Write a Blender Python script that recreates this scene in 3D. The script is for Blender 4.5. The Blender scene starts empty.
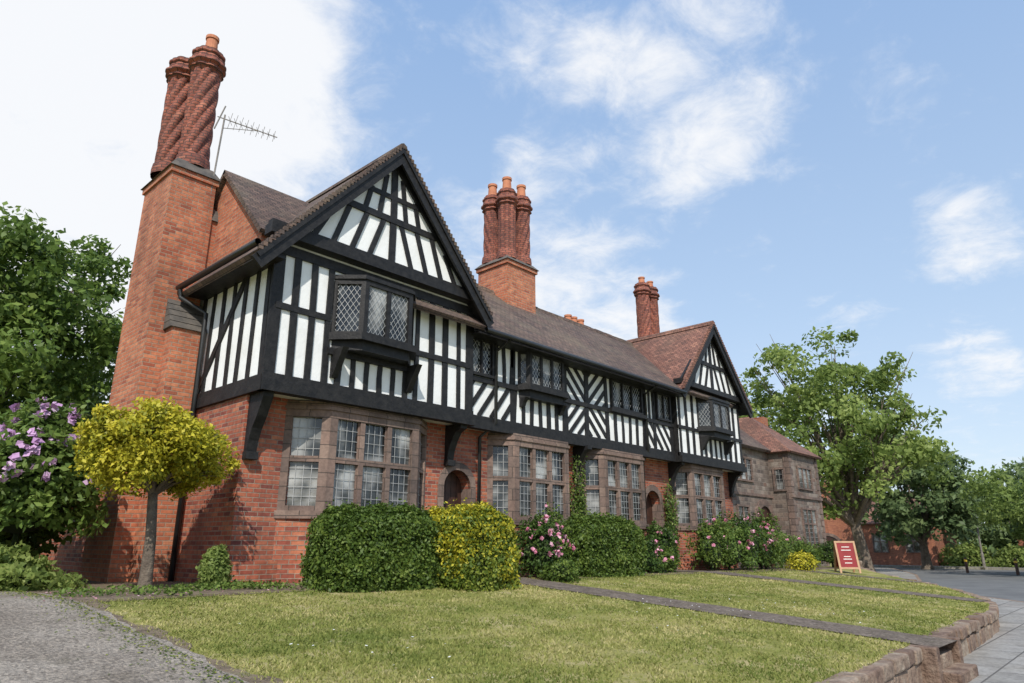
import bpy, math, random
import numpy as np
from mathutils import Vector
random.seed(7); rng = np.random.default_rng(7)
S = bpy.context.scene
COL = S.collection

# ------------------------------------------------------------ materials
def newmat(name):
    m = bpy.data.materials.new(name); m.use_nodes = True
    nt = m.node_tree; b = nt.nodes['Principled BSDF']
    return m, nt, b
def ramp(nt, fac, stops, const=False):
    r = nt.nodes.new('ShaderNodeValToRGB')
    el = r.color_ramp.elements
    if const: r.color_ramp.interpolation = 'CONSTANT'
    while len(el) < len(stops): el.new(0.5)
    for e, (p, c) in zip(el, stops):
        e.position = p; e.color = (*c, 1) if len(c) == 3 else c
    nt.links.new(fac, r.inputs[0]); return r.outputs[0]
def noise(nt, vec, scale, detail=4, rough=.55):
    n = nt.nodes.new('ShaderNodeTexNoise')
    n.inputs['Scale'].default_value = scale; n.inputs['Detail'].default_value = detail
    n.inputs['Roughness'].default_value = rough
    if vec is not None: nt.links.new(vec, n.inputs['Vector'])
    return n.outputs['Fac']
def mix(nt, fac, a, b, mode='MIX'):
    m = nt.nodes.new('ShaderNodeMix'); m.data_type = 'RGBA'; m.blend_type = mode
    for sock, v in ((m.inputs[0], fac), (m.inputs[6], a), (m.inputs[7], b)):
        if isinstance(v, (int, float)): sock.default_value = v
        elif isinstance(v, tuple): sock.default_value = (*v, 1)
        else: nt.links.new(v, sock)
    return m.outputs[2]
def math_(nt, op, a, b_=None, c=None):
    n = nt.nodes.new('ShaderNodeMath'); n.operation = op
    for k, v in enumerate((a, b_, c)):
        if v is None: continue
        if isinstance(v, (int, float)): n.inputs[k].default_value = v
        else: nt.links.new(v, n.inputs[k])
    return n.outputs[0]
def bump(nt, h, b, strength=.5, dist=.01):
    n = nt.nodes.new('ShaderNodeBump'); n.inputs['Strength'].default_value = strength
    n.inputs['Distance'].default_value = dist
    nt.links.new(h, n.inputs['Height']); nt.links.new(n.outputs[0], b.inputs['Normal'])
def pos(nt):
    return nt.nodes.new('ShaderNodeNewGeometry').outputs['Position']
def uvn(nt):
    return nt.nodes.new('ShaderNodeTexCoord').outputs['UV']

def brick_mat(name, cols, mortar, bw=.225, rh=.075, ms=.009, off=.5, dirt=(.08,.05,.04), dirtamt=.5, rough=.85):
    """each unit takes one of several colours at random"""
    m, nt, b = newmat(name); uv = uvn(nt)
    t = nt.nodes.new('ShaderNodeTexBrick'); nt.links.new(uv, t.inputs['Vector'])
    t.offset = off
    t.inputs['Scale'].default_value = 1; t.inputs['Brick Width'].default_value = bw
    t.inputs['Row Height'].default_value = rh; t.inputs['Mortar Size'].default_value = ms
    t.inputs['Mortar Smooth'].default_value = .3
    sp = nt.nodes.new('ShaderNodeSeparateXYZ'); nt.links.new(uv, sp.inputs[0])
    row = math_(nt, 'FLOOR', math_(nt, 'DIVIDE', sp.outputs[1], rh))
    par = math_(nt, 'SUBTRACT', 1.0, math_(nt, 'MODULO', math_(nt, 'ABSOLUTE', row), 2.0))
    bn = math_(nt, 'FLOOR', math_(nt, 'MULTIPLY_ADD', par, off, math_(nt, 'DIVIDE', sp.outputs[0], bw)))
    cb = nt.nodes.new('ShaderNodeCombineXYZ'); nt.links.new(bn, cb.inputs[0]); nt.links.new(row, cb.inputs[1])
    wn = nt.nodes.new('ShaderNodeTexWhiteNoise'); wn.noise_dimensions = '2D'; nt.links.new(cb.outputs[0], wn.inputs['Vector'])
    k = len(cols); bc = ramp(nt, wn.outputs['Value'], [(i / (k - 1), c) for i, c in enumerate(cols)])
    c = mix(nt, t.outputs['Fac'], bc, mortar)
    p = pos(nt)
    n1 = noise(nt, p, 1.1, 6, .65)
    f = ramp(nt, n1, [(.42, (0, 0, 0)), (.75, (1, 1, 1))])
    c = mix(nt, math_(nt, 'MULTIPLY', f, dirtamt), c, dirt)
    n3 = noise(nt, p, .45, 3, .5)
    c = mix(nt, .6, c, ramp(nt, n3, [(.35, (.7, .66, .64)), (.55, (1, 1, 1)), (.7, (1.12, 1.1, 1.05))]), 'MULTIPLY')
    # vertical rain streaks
    mp = nt.nodes.new('ShaderNodeMapping'); mp.inputs['Scale'].default_value = (3.2, 3.2, .28); nt.links.new(p, mp.inputs[0])
    n4 = noise(nt, mp.outputs[0], 1, 4, .6)
    c = mix(nt, .45, c, ramp(nt, n4, [(.35, (.55, .53, .52)), (.55, (1, 1, 1))]), 'MULTIPLY')
    n2 = noise(nt, p, 16, 3)
    c = mix(nt, .6, c, ramp(nt, n2, [(.3, (.5, .5, .5)), (.7, (1.05, 1.05, 1.05))]), 'MULTIPLY')
    nt.links.new(c, b.inputs['Base Color']); b.inputs['Roughness'].default_value = rough
    inv = math_(nt, 'SUBTRACT', 1.0, t.outputs['Fac'])
    h = math_(nt, 'MULTIPLY_ADD', n2, .5, inv); h = math_(nt, 'MULTIPLY_ADD', wn.outputs['Value'], .35, h)
    bump(nt, h, b, .8, .014)
    return m
def plain(name, stops, scale=3, rough=.7, bs=.3, bd=.01, bscale=None, spec=.5, metal=0, attr=None, speck=None):
    m, nt, b = newmat(name); p = pos(nt)
    n = noise(nt, p, scale, 6, .6)
    c = ramp(nt, n, stops)
    if attr:
        a = nt.nodes.new('ShaderNodeAttribute'); a.attribute_name = 'lv'
        c = mix(nt, .8, c, ramp(nt, a.outputs['Fac'], attr), 'MULTIPLY')
    if speck:
        v = nt.nodes.new('ShaderNodeTexVoronoi'); v.inputs['Scale'].default_value = speck; nt.links.new(p, v.inputs['Vector'])
        c = mix(nt, .75, c, ramp(nt, v.outputs['Color'], [(.1, (.45, .43, .42)), (.5, (.95, .95, .95)), (.9, (1.5, 1.45, 1.4))]), 'MULTIPLY')
        c = mix(nt, ramp(nt, noise(nt, p, 2.3, 6, .7), [(.55, (0, 0, 0)), (.72, (.55, .55, .55))]), c, (.12, .105, .075))
    nt.links.new(c, b.inputs['Base Color'])
    b.inputs['Roughness'].default_value = rough; b.inputs['Metallic'].default_value = metal
    b.inputs['Specular IOR Level'].default_value = spec
    bump(nt, noise(nt, p, bscale or scale * 8, 4), b, bs, bd)
    return m
def leaf_mat(name, dark, mid, light, transl=.3, rough=.5):
    m, nt, b = newmat(name)
    a = nt.nodes.new('ShaderNodeAttribute'); a.attribute_name = 'lv'
    c = ramp(nt, a.outputs['Fac'], [(0, dark), (.5, mid), (1, light)])
    nt.links.new(c, b.inputs['Base Color']); b.inputs['Roughness'].default_value = rough
    b.inputs['Specular IOR Level'].default_value = .25
    tr = nt.nodes.new('ShaderNodeBsdfTranslucent'); nt.links.new(c, tr.inputs[0])
    ms = nt.nodes.new('ShaderNodeMixShader'); ms.inputs[0].default_value = transl
    nt.links.new(b.outputs[0], ms.inputs[1]); nt.links.new(tr.outputs[0], ms.inputs[2])
    nt.links.new(ms.outputs[0], nt.nodes['Material Output'].inputs[0])
    return m

M = {}
M['brick'] = brick_mat('red_brick', [(.2, .05, .04), (.4, .1, .055), (.54, .15, .075), (.48, .13, .07), (.64, .22, .11), (.36, .085, .05), (.55, .17, .09)], (.40, .29, .22), dirt=(.13, .06, .045), dirtamt=.6)
M['brick_ch'] = brick_mat('orange_brick', [(.38, .1, .055), (.6, .19, .09), (.52, .15, .075), (.7, .26, .13), (.56, .17, .08)], (.45, .32, .23), dirtamt=.35, dirt=(.18, .085, .05))
M['brick_sh'] = brick_mat('moulded_brick', [(.2, .06, .045), (.44, .14, .085), (.32, .09, .06), (.5, .18, .11)], (.12, .07, .06), bw=.16, rh=.07, dirtamt=.65, dirt=(.07, .04, .035))
M['tile'] = brick_mat('roof_tile', [(.085, .06, .05), (.16, .1, .078), (.12, .08, .065), (.22, .14, .105), (.13, .095, .08)], (.03, .022, .02), bw=.165, rh=.1, ms=.008, dirt=(.2, .165, .11), dirtamt=.6)
M['tile_red'] = brick_mat('red_roof_tile', [(.18, .085, .065), (.32, .145, .1), (.24, .11, .08), (.4, .19, .13)], (.05, .03, .025), bw=.165, rh=.1, ms=.008, dirt=(.15, .11, .075), dirtamt=.5)
M['stoneblk'] = brick_mat('sandstone_block', [(.17, .12, .1), (.28, .185, .145), (.22, .15, .12), (.33, .23, .18)], (.11, .085, .07), bw=.42, rh=.24, ms=.008, dirt=(.075, .06, .052), dirtamt=.8)
M['rubble'] = brick_mat('rubble_stone', [(.11, .085, .075), (.28, .215, .17), (.18, .14, .115), (.36, .3, .25), (.2, .12, .09)], (.27, .22, .18), bw=.3, rh=.16, ms=.018, dirt=(.09, .07, .06), dirtamt=.6)
M['timber'] = plain('black_timber', [(.3, (.008, .008, .009)), (.7, (.028, .026, .025))], 9, .55, .6, .012, 30, spec=.3)
M['plaster'] = plain('white_plaster', [(.25, (.72, .71, .67)), (.5, (.85, .85, .83)), (.8, (.88, .88, .86))], 1.6, .85, .35, .012, 14)
M['lead'] = plain('window_lead', [(.3, (.3, .3, .29)), (.7, (.46, .46, .45))], 9, .5)
M['pipe'] = plain('black_iron', [(.3, (.012, .012, .013)), (.7, (.03, .03, .03))], 5, .4, .1)
M['pot'] = plain('terracotta', [(.3, (.4, .14, .075)), (.7, (.58, .24, .12))], 6, .8)
M['cap'] = plain('weathered_lead_cap', [(.3, (.06, .055, .05)), (.7, (.14, .12, .1))], 6, .8)
M['door'] = plain('oak_door', [(.3, (.03, .012, .008)), (.7, (.07, .028, .016))], 7, .5)
M['kerbstone'] = plain('wall_stone', [(.3, (.13, .085, .065)), (.5, (.25, .185, .14)), (.75, (.42, .36, .29))], 4.5, .9, 1, .04, 16,
                       attr=[(0, (.5, .38, .33)), (.5, (.9, .8, .72)), (1, (1, 1, .95))])
M['bark'] = plain('bark', [(.3, (.07, .05, .038)), (.7, (.2, .16, .12))], 6, .95, 1, .03, 22)
M['steel'] = plain('aerial_metal', [(.3, (.14, .13, .12)), (.7, (.28, .25, .22))], 6, .4)
M['woodlight'] = plain('oak_frame', [(.3, (.36, .2, .1)), (.7, (.5, .3, .16))], 9, .6)
M['redboard'] = plain('red_paint', [(.3, (.2, .012, .014)), (.7, (.26, .018, .02))], 4, .5, .05, spec=.2)
M['whitepaint'] = plain('white_paint', [(.3, (.7, .68, .6)), (.7, (.8, .79, .72))], 4, .5, .05)
M['yellow'] = plain('yellow_paint', [(.3, (.6, .4, .03)), (.7, (.7, .5, .05))], 4, .5, .05)
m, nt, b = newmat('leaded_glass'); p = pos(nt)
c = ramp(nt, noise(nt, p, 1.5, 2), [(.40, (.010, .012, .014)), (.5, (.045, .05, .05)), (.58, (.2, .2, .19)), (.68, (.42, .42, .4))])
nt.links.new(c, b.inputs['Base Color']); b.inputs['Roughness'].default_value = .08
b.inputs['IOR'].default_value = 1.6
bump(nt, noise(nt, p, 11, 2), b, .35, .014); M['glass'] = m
m, nt, b = newmat('lawn_grass'); p = pos(nt)
big = noise(nt, p, .55, 5, .6); fine = noise(nt, p, 38, 4, .7); md = noise(nt, p, 2.2, 7, .75)
c = ramp(nt, big, [(.32, (.16, .19, .045)), (.5, (.27, .27, .08)), (.68, (.4, .35, .15))])
c = mix(nt, .7, c, ramp(nt, fine, [(.3, (.4, .45, .35)), (.5, (.9, .9, .85)), (.72, (1.5, 1.4, 1.2))]), 'MULTIPLY')
c = mix(nt, ramp(nt, md, [(.5, (0, 0, 0)), (.64, (.85, .85, .85))]), c, (.46, .39, .2))
nt.links.new(c, b.inputs['Base Color']); b.inputs['Roughness'].default_value = .95
b.inputs['Specular IOR Level'].default_value = .1
bump(nt, fine, b, 1, .03); M['lawn'] = m
M['soil'] = plain('bed_soil', [(.3, (.09, .065, .045)), (.55, (.2, .15, .1)), (.75, (.16, .17, .07))], 5, .95, 1, .04, 30)
M['drive'] = plain('gravel_drive', [(.25, (.2, .17, .14)), (.5, (.29, .255, .215)), (.75, (.4, .36, .31))], .9, .95, 1, .03, 45, spec=.15, speck=42)
M['path'] = plain('path_gravel', [(.25, (.11, .09, .07)), (.5, (.17, .14, .115)), (.75, (.24, .2, .165))], 4, .95, 1, .02, 60, spec=.15, speck=34)
M['asphalt'] = plain('asphalt', [(.3, (.1, .1, .1)), (.7, (.16, .16, .155))], .8, .9, .6, .01, 90)
M['slab'] = brick_mat('pavement_slab', [(.27, .255, .23), (.37, .35, .32), (.32, .305, .28), (.4, .375, .34)], (.12, .11, .1), bw=.9, rh=.6, ms=.012, dirt=(.2, .18, .15), dirtamt=.6)
M['farbrick'] = brick_mat('far_brick', [(.4, .13, .07), (.58, .22, .11), (.48, .16, .08)], (.3, .2, .16), dirtamt=.2)
M['grassblade'] = leaf_mat('grass_blade', (.15, .19, .04), (.29, .3, .08), (.56, .48, .23), .3, .7)
M['leaf_deep'] = leaf_mat('leaf_deep', (.02, .045, .01), (.06, .11, .022), (.13, .2, .04))
M['leaf_hedge'] = leaf_mat('leaf_hedge', (.035, .065, .012), (.1, .16, .028), (.22, .28, .055))
M['leaf_yel'] = leaf_mat('leaf_yellow', (.14, .17, .016), (.48, .44, .035), (.74, .62, .07), .35)
M['leaf_yelg'] = leaf_mat('leaf_yellow_green', (.045, .08, .013), (.14, .2, .03), (.36, .37, .055), .3)
M['leaf_tree'] = leaf_mat('leaf_tree', (.12, .175, .045), (.25, .33, .085), (.42, .48, .15), .5)
M['leaf_mid'] = leaf_mat('leaf_mid', (.06, .1, .022), (.14, .22, .045), (.26, .34, .08), .4)
M['leaf_far'] = leaf_mat('leaf_far', (.07, .11, .045), (.14, .2, .075), (.23, .29, .12), .35)
M['pink'] = leaf_mat('pink_petal', (.55, .14, .24), (.75, .32, .44), (.85, .55, .65), .2)
M['mauve'] = leaf_mat('mauve_petal', (.42, .22, .42), (.62, .38, .6), (.78, .58, .76), .2)
M['daisy'] = leaf_mat('daisy_petal', (.7, .7, .65), (.8, .8, .78), (.85, .85, .8), .1)
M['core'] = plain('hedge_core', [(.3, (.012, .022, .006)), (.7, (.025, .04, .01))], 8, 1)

# ------------------------------------------------------------ mesh builder
class MB:
    def __init__(s): s.v = []; s.f = []; s.uv = []; s.lv = []
    def face(s, pts, uv=None, lv=0.5):
        i = len(s.v); s.v += [tuple(p) for p in pts]; s.f.append(tuple(range(i, i + len(pts))))
        if uv is None:
            P = [Vector(p) for p in pts]
            n = Vector((0, 0, 0))
            for a in range(len(P)):
                q, r = P[a], P[(a + 1) % len(P)]
                n += Vector(((q.y - r.y) * (q.z + r.z), (q.z - r.z) * (q.x + r.x), (q.x - r.x) * (q.y + r.y)))
            if n.length < 1e-9: n = Vector((0, 0, 1))
            n.normalize()
            if abs(n.z) > .97: uv = [(q.x + 100, q.y + 100) for q in P]
            else:
                t = Vector((-n.y, n.x, 0)).normalized(); w = n.cross(t)
                if w.z < 0: w = -w
                uv = [(q.dot(t) + 100, q.dot(w) + 99) for q in P]
        s.uv += uv; s.lv += [lv] * len(pts)
    def hexa(s, a, lv=.5):
        for q in ((3, 2, 1, 0), (4, 5, 6, 7), (0, 1, 5, 4), (1, 2, 6, 5), (2, 3, 7, 6), (3, 0, 4, 7)):
            s.face([a[k] for k in q], lv=lv)
    def box(s, x0, x1, y0, y1, z0, z1, lv=.5):
        s.hexa([(x0, y0, z0), (x1, y0, z0), (x1, y1, z0), (x0, y1, z0), (x0, y0, z1), (x1, y0, z1), (x1, y1, z1), (x0, y1, z1)], lv)
    def slab(s, P, th):
        P = [Vector(p) for p in P]; n = (P[1] - P[0]).cross(P[2] - P[0]).normalized()
        if n.z < 0: n = -n
        s.hexa([p - n * th for p in P] + P)
    def prism(s, poly, off):
        off = Vector(off); P = [Vector(p) for p in poly]; Q = [p + off for p in P]
        s.face(P); s.face(Q[::-1])
        for i in range(len(P)):
            j = (i + 1) % len(P); s.face([P[i], Q[i], Q[j], P[j]])
    def tube(s, pts, rad, ns=8, lv=.5):
        pts = [Vector(p) for p in pts]; rings = []
        for i, p in enumerate(pts):
            d = (pts[min(i + 1, len(pts) - 1)] - pts[max(i - 1, 0)]).normalized()
            a = d.cross(Vector((0.3, .9, .2))).normalized(); bb = d.cross(a)
            r = rad[i] if isinstance(rad, (list, tuple)) else rad
            rings.append([p + (a * math.cos(2 * math.pi * k / ns) + bb * math.sin(2 * math.pi * k / ns)) * r for k in range(ns)])
        for i in range(len(rings) - 1):
            for k in range(ns):
                s.face([rings[i][k], rings[i][(k + 1) % ns], rings[i + 1][(k + 1) % ns], rings[i + 1][k]], lv=lv)
        s.face(rings[-1], lv=lv)
    def build(s, name, mat, parent=None, bevel=0, smooth=False):
        me = bpy.data.meshes.new(name); me.from_pydata(s.v, [], s.f)
        ul = me.uv_layers.new(name='UVMap'); ul.data.foreach_set('uv', np.array(s.uv, 'f').ravel())
        at = me.attributes.new('lv', 'FLOAT', 'POINT'); at.data.foreach_set('value', np.array(s.lv, 'f'))
        me.materials.append(M[mat]); ob = bpy.data.objects.new(name, me); COL.objects.link(ob)
        if parent: ob.parent = parent
        if bevel or smooth:
            w = ob.modifiers.new('w', 'WELD'); w.merge_threshold = .0005
        if bevel:
            bv = ob.modifiers.new('b', 'BEVEL'); bv.width = bevel; bv.segments = 2; bv.limit_method = 'ANGLE'
        if smooth:
            for p in me.polygons: p.use_smooth = True
        return ob
def empty(name):
    e = bpy.data.objects.new(name, None); e.empty_display_size = .3; COL.objects.link(e); return e

class Fr:
    def __init__(s, o, u, n): s.o = Vector(o); s.u = Vector(u).normalized(); s.n = Vector(n).normalized()
    def pt(s, u, z, n): return s.o + s.u * u + s.n * n + Vector((0, 0, z))
    def box(s, mb, u0, u1, z0, z1, n0, n1, lv=.5):
        mb.hexa([s.pt(u0, z0, n0), s.pt(u1, z0, n0), s.pt(u1, z0, n1), s.pt(u0, z0, n1), s.pt(u0, z1, n0), s.pt(u1, z1, n0), s.pt(u1, z1, n1), s.pt(u0, z1, n1)], lv)
    def beam(s, mb, ua, za, ub, zb, w, n0, n1):
        d = Vector((ub - ua, zb - za)); d.normalize(); q = Vector((-d.y, d.x)) * (w / 2)
        c = [(ua - q.x, za - q.y), (ub - q.x, zb - q.y), (ub + q.x, zb + q.y), (ua + q.x, za + q.y)]
        mb.hexa([s.pt(a, b_, n0) for a, b_ in c] + [s.pt(a, b_, n1) for a, b_ in c])
_k = [0]
def eps():
    _k[0] = (_k[0] + 1) % 7; return .0009 * _k[0]
def stud(fr, mb, u, z0, z1, w=.14):
    w *= random.uniform(.8, 1.18); l = random.uniform(-.022, .022); zm = (z0 + z1) / 2; bw_ = random.uniform(-.014, .014)
    e = eps()
    fr.beam(mb, u - l, z0, u + bw_, zm + .01, w, -.03, .03 + e); fr.beam(mb, u + bw_, zm - .01, u + l, z1, w * random.uniform(.9, 1.05), -.03, .0304 + e)
def rail(fr, mb, u0, u1, z, w=.17, p=.045):
    fr.box(mb, u0, u1, z - w / 2, z + w / 2, -.03, p + eps())
def studs(fr, mb, u0, u1, z0, z1, step=.40, w=.14, skip=()):
    n = max(1, round((u1 - u0) / step))
    for i in range(n + 1):
        u = u0 + (u1 - u0) * i / n
        if any(a < u < b_ for a, b_ in skip): continue
        stud(fr, mb, u, z0, z1, w)
def diags(fr, mb, u0, u1, z0, z1, slope, step=.42, w=.12, n0=-.03, n1=.022, tmin=.12):
    H = z1 - z0; run = H / abs(slope); u = u0 - run + step * .5
    while u < u1 + run:
        if slope > 0: a, za, b_, zb = u, z0, u + run, z1
        else: a, za, b_, zb = u + run, z0, u, z1
        t0, t1 = 0, 1; du = b_ - a
        for lo, sg in ((u0, 1), (u1, -1)):
            fa = sg * (a - lo); fb = sg * (b_ - lo)
            if fa < 0 and fb < 0: t0 = 2
            elif fa < 0: t0 = max(t0, fa / (fa - fb))
            elif fb < 0: t1 = min(t1, fa / (fa - fb))
        if t1 - t0 > tmin:
            fr.beam(mb, a + du * t0, za + (zb - za) * t0, a + du * t1, za + (zb - za) * t1, w, n0, n1 + (eps() if n1 > .021 else 0))
        u += step

def window(fr, u0, u1, z0, z1, n, trans, mbf, mbg, mbl, n_out=.08, n_g=.015, fw=.07, mw=.06, lat=(.13, .17), diamond=False):
    nb = n_g - .05
    fr.box(mbf, u0, u0 + fw, z0, z1, nb, n_out); fr.box(mbf, u1 - fw, u1, z0, z1, nb, n_out)
    fr.box(mbf, u0 - .002, u1 + .002, z0 - .002, z0 + fw, nb, n_out + .006); fr.box(mbf, u0 - .002, u1 + .002, z1 - fw, z1 + .002, nb, n_out + .006)
    us = [u0 + fw + (u1 - u0 - 2 * fw) * i / n for i in range(n + 1)]
    for u in us[1:-1]: fr.box(mbf, u - mw / 2, u + mw / 2, z0 + fw, z1 - fw, nb, n_out - .006)
    zs = [z0 + fw] + [z0 + (z1 - z0) * t for t in trans] + [z1 - fw]
    for z in zs[1:-1]: fr.box(mbf, u0 + fw, u1 - fw, z - mw / 2, z + mw / 2, nb, n_out - .01)
    for i in range(n):
        for j in range(len(zs) - 1):
            a, b_ = us[i], us[i + 1]; c, d = zs[j], zs[j + 1]
            t1 = random.uniform(-.009, .009); t2 = random.uniform(-.009, .009)
            mbg.face([fr.pt(a, c, n_g - t1 - t2), fr.pt(b_, c, n_g + t1 - t2), fr.pt(b_, d, n_g + t1 + t2), fr.pt(a, d, n_g - t1 + t2)])
            a += mw / 2; b_ -= mw / 2
            for q in ((a, a + .02, c, d), (b_ - .02, b_, c, d)): fr.box(mbf, *q, n_g + .01, n_g + .035)
            if diamond:
                diags(fr, mbl, a, b_, c, d, 1.45, .105, .0075, n_g + .019, n_g + .0205, .03)
                diags(fr, mbl, a, b_, c, d, -1.45, .105, .0075, n_g + .0185, n_g + .02, .03)
                continue
            nx = max(2, round((b_ - a) / lat[0])); nz = max(2, round((d - c) / lat[1]))
            for k in range(0, nx + 1):
                u = a + (b_ - a) * k / nx; fr.box(mbl, u - .0045, u + .0045, c, d, n_g + .018, n_g + .022)
            for k in range(0, nz + 1):
                z = c + (d - c) * k / nz; fr.box(mbl, a, b_, z - .0045, z + .0045, n_g + .0185, n_g + .0235)

def bay(plan, z0, zs, zt, z1, lights, trans, mwall, mstone, mbg, mbl, jamb=.13, mull=.09, sill_over=.05, glass_in=.09, lat=(.13, .17), diamond=False):
    P = [Vector((x, y, 0)) for x, y in plan]
    poly = [(p.x, p.y) for p in P]
    if mwall is not None: mwall.prism([(x, y, z0) for x, y in poly], (0, 0, zs - .12 - z0))
    def off(o, za, zb, mb):
        c = (P[0] + P[3]) / 2; q = []
        for p in P:
            d = (p - c); q.append((p.x + (o if d.x > 0 else -o), p.y - o if p in (P[1], P[2]) else p.y, za))
        mb.prism(q, (0, 0, zb - za))
    off(sill_over, zs - .13, zs, mstone); off(.001, zt, z1, mstone); off(.03, zt + .05, zt + .11, mstone)
    for i in range(3):
        a, b_ = P[i], P[i + 1]; u = (b_ - a); L = u.length; u.normalize(); n = Vector((u.y, -u.x, 0))
        fr = Fr(a, u, n); k = lights[i]
        window(fr, 0, L, zs, zt, k, trans, mstone, mbg, mbl, n_out=-.004, n_g=-glass_in, fw=jamb * .55, mw=mull, lat=lat, diamond=diamond)
        fr.box(mstone, 0, jamb, zs, zt, -.16, 0.001 + eps()); fr.box(mstone, L - jamb, L, zs, zt, -.16, .001 + eps())

# ------------------------------------------------------------ terrain
BX = [-60, 3, 7.5, 10.5, 14, 17, 19, 20.5, 22.5, 24.5, 27, 31, 36, 45, 60]
BY = [2.0, 2.2, 2.35, 2.5, 2.6, 2.75, 3.05, 3.5, 4.4, 5.7, 7.5, 9.6, 11.2, 13.5, 19]
def yb(x): return float(np.interp(x, BX, BY))
def g(x, y): return -.085 * max(0, 9.3 - y) - .01 * max(0, min(x, 40) - 9)
PAV = -1.0
def grid(name, mat, xs, rows, zoff=0):
    mb = MB(); R = [[(x, y, g(x, y) + zoff) for y in rows(x)] for x in xs]
    for i in range(len(R) - 1):
        for j in range(len(R[i]) - 1):
            mb.face([R[i][j], R[i + 1][j], R[i + 1][j + 1], R[i][j + 1]])
    return mb.build(name, mat)
xs = sorted(set([-60, -30, -10] + list(np.arange(-5, 60.1, .5)) + [9.0]))
def rows(x):
    y0 = yb(x) + .12; a = [y0 + (9.3 - y0) * t for t in np.linspace(0, 1, 9)] if y0 < 9.3 else [y0 + .001 * i for i in range(9)]
    return a + [max(a[-1], 9.3) + d for d in (6, 20, 80)]
grid('lawn', 'lawn', xs, rows)
def edge(x0, amp, seed):
    return lambda y: x0 + amp * (math.sin(y * 3.1 + seed) + .6 * math.sin(y * 8.3 + seed * 2) + .4 * math.sin(y * 19 + seed))
def strip(name, mat, y0, y1, left, right, zoff, dy=.12):
    ys = sorted(set(list(np.arange(y0, y1, dy)) + [y1] + ([9.3] if y0 < 9.3 < y1 else [])))
    mb = MB()
    def row(y):
        l, r = left(y), right(y); c = [l, r]
        if l < 9 < r: c = [l, 9, r]
        else: c = [l, (l + r) / 2, r]
        return [(x, y, g(x, y) + zoff) for x in c]
    for a, b_ in zip(ys, ys[1:]):
        A, B = row(a), row(b_)
        for k in range(2): mb.face([A[k], A[k + 1], B[k + 1], B[k]])
    return mb.build(name, mat)
strip('driveway', 'drive', -3, 17, lambda y: -1.2, edge(2.72, .035, 1), .012)
strip('soil_verge', 'soil', 2.3, 9.3, edge(2.6, .03, 1), edge(2.84, .06, 5), .006)
strip('flower_bed', 'soil', 9.05, 16, lambda y: edge(2.6, .05, 2)(y), lambda y: 4.25 if y > 12.8 else 9.3, .0065)
strip('flower_bed', 'soil', 9.0, 11, lambda y: 10.6, lambda y: 17.2, .006)
strip('flower_bed', 'soil', 8.9, 11, lambda y: 18.5, lambda y: 27.5, .006)
pc = lambda y: 9.95 + (9.5 - min(y, 9.5)) * .1
strip('garden_path', 'path', 2.3, 10.9, lambda y: pc(y) - .5 + .025 * math.sin(y * 7), lambda y: pc(y) + .5 + .03 * math.sin(y * 6), .014)
pc2 = lambda y: 17.85 + (9.5 - min(y, 9.5)) * .22
strip('garden_path', 'path', 3.3, 10.9, lambda y: pc2(y) - .5, lambda y: pc2(y) + .5, .014)
pc3 = lambda y: 23.2 + (9.5 - min(y, 9.5)) * .2
strip('garden_path', 'path', 5.6, 10.9, lambda y: pc3(y) - .4, lambda y: pc3(y) + .4, .014)
mb = MB(); mb.face([(-900, -900, -1.25), (1200, -900, -1.25), (1200, 900, -1.25), (-900, 900, -1.25)]); mb.build('ground', 'lawn')
def curve_strip(name, mat, d0, d1, z, thick=None, X0=-40, X1=58):
    mb = MB(); X = np.arange(X0, X1 + .1, .7); P = []
    for x in X:
        t = (yb(x + .5) - yb(x - .5)); n = Vector((t, -1, 0)).normalized(); P.append((Vector((x, yb(x), 0)), n))
    for (a, na), (b_, nb) in zip(P, P[1:]):
        q = [a + na * d0, b_ + nb * d0, b_ + nb * d1, a + na * d1]
        if thick: mb.hexa([(v.x, v.y, z - thick) for v in q] + [(v.x, v.y, z) for v in q])
        else: mb.face([(v.x, v.y, z) for v in q])
    return mb.build(name, mat)
curve_strip('pavement', 'slab', -.1, 2.6, PAV)
curve_strip('kerb', 'kerbstone', 2.6, 2.74, PAV + .003, .2)
mb = MB(); mb.face([(-60, -9, -1.12), (46, -9, -1.12), (62, 0, -1.12), (64, 40, -1.12), (30, 40, -1.12), (20, 6, -1.12), (-60, 6, -1.12)]); mb.build('road', 'asphalt')
mb = MB(); pts = [(46, -9), (62, 0), (64, 12), (64, 40)]
for (a, b_), (c, d) in zip(pts, pts[1:]):
    u = Vector((c - a, d - b_, 0)).normalized(); n = Vector((u.y, -u.x, 0)) * 2
    mb.hexa([(a, b_, -1.2), (c, d, -1.2), (c + n.x, d + n.y, -1.2), (a + n.x, b_ + n.y, -1.2), (a, b_, -.99), (c, d, -.99), (c + n.x, d + n.y, -.99), (a + n.x, b_ + n.y, -.99)])
mb.build('pavement', 'slab')
mb = MB(); x = -6.0
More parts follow.
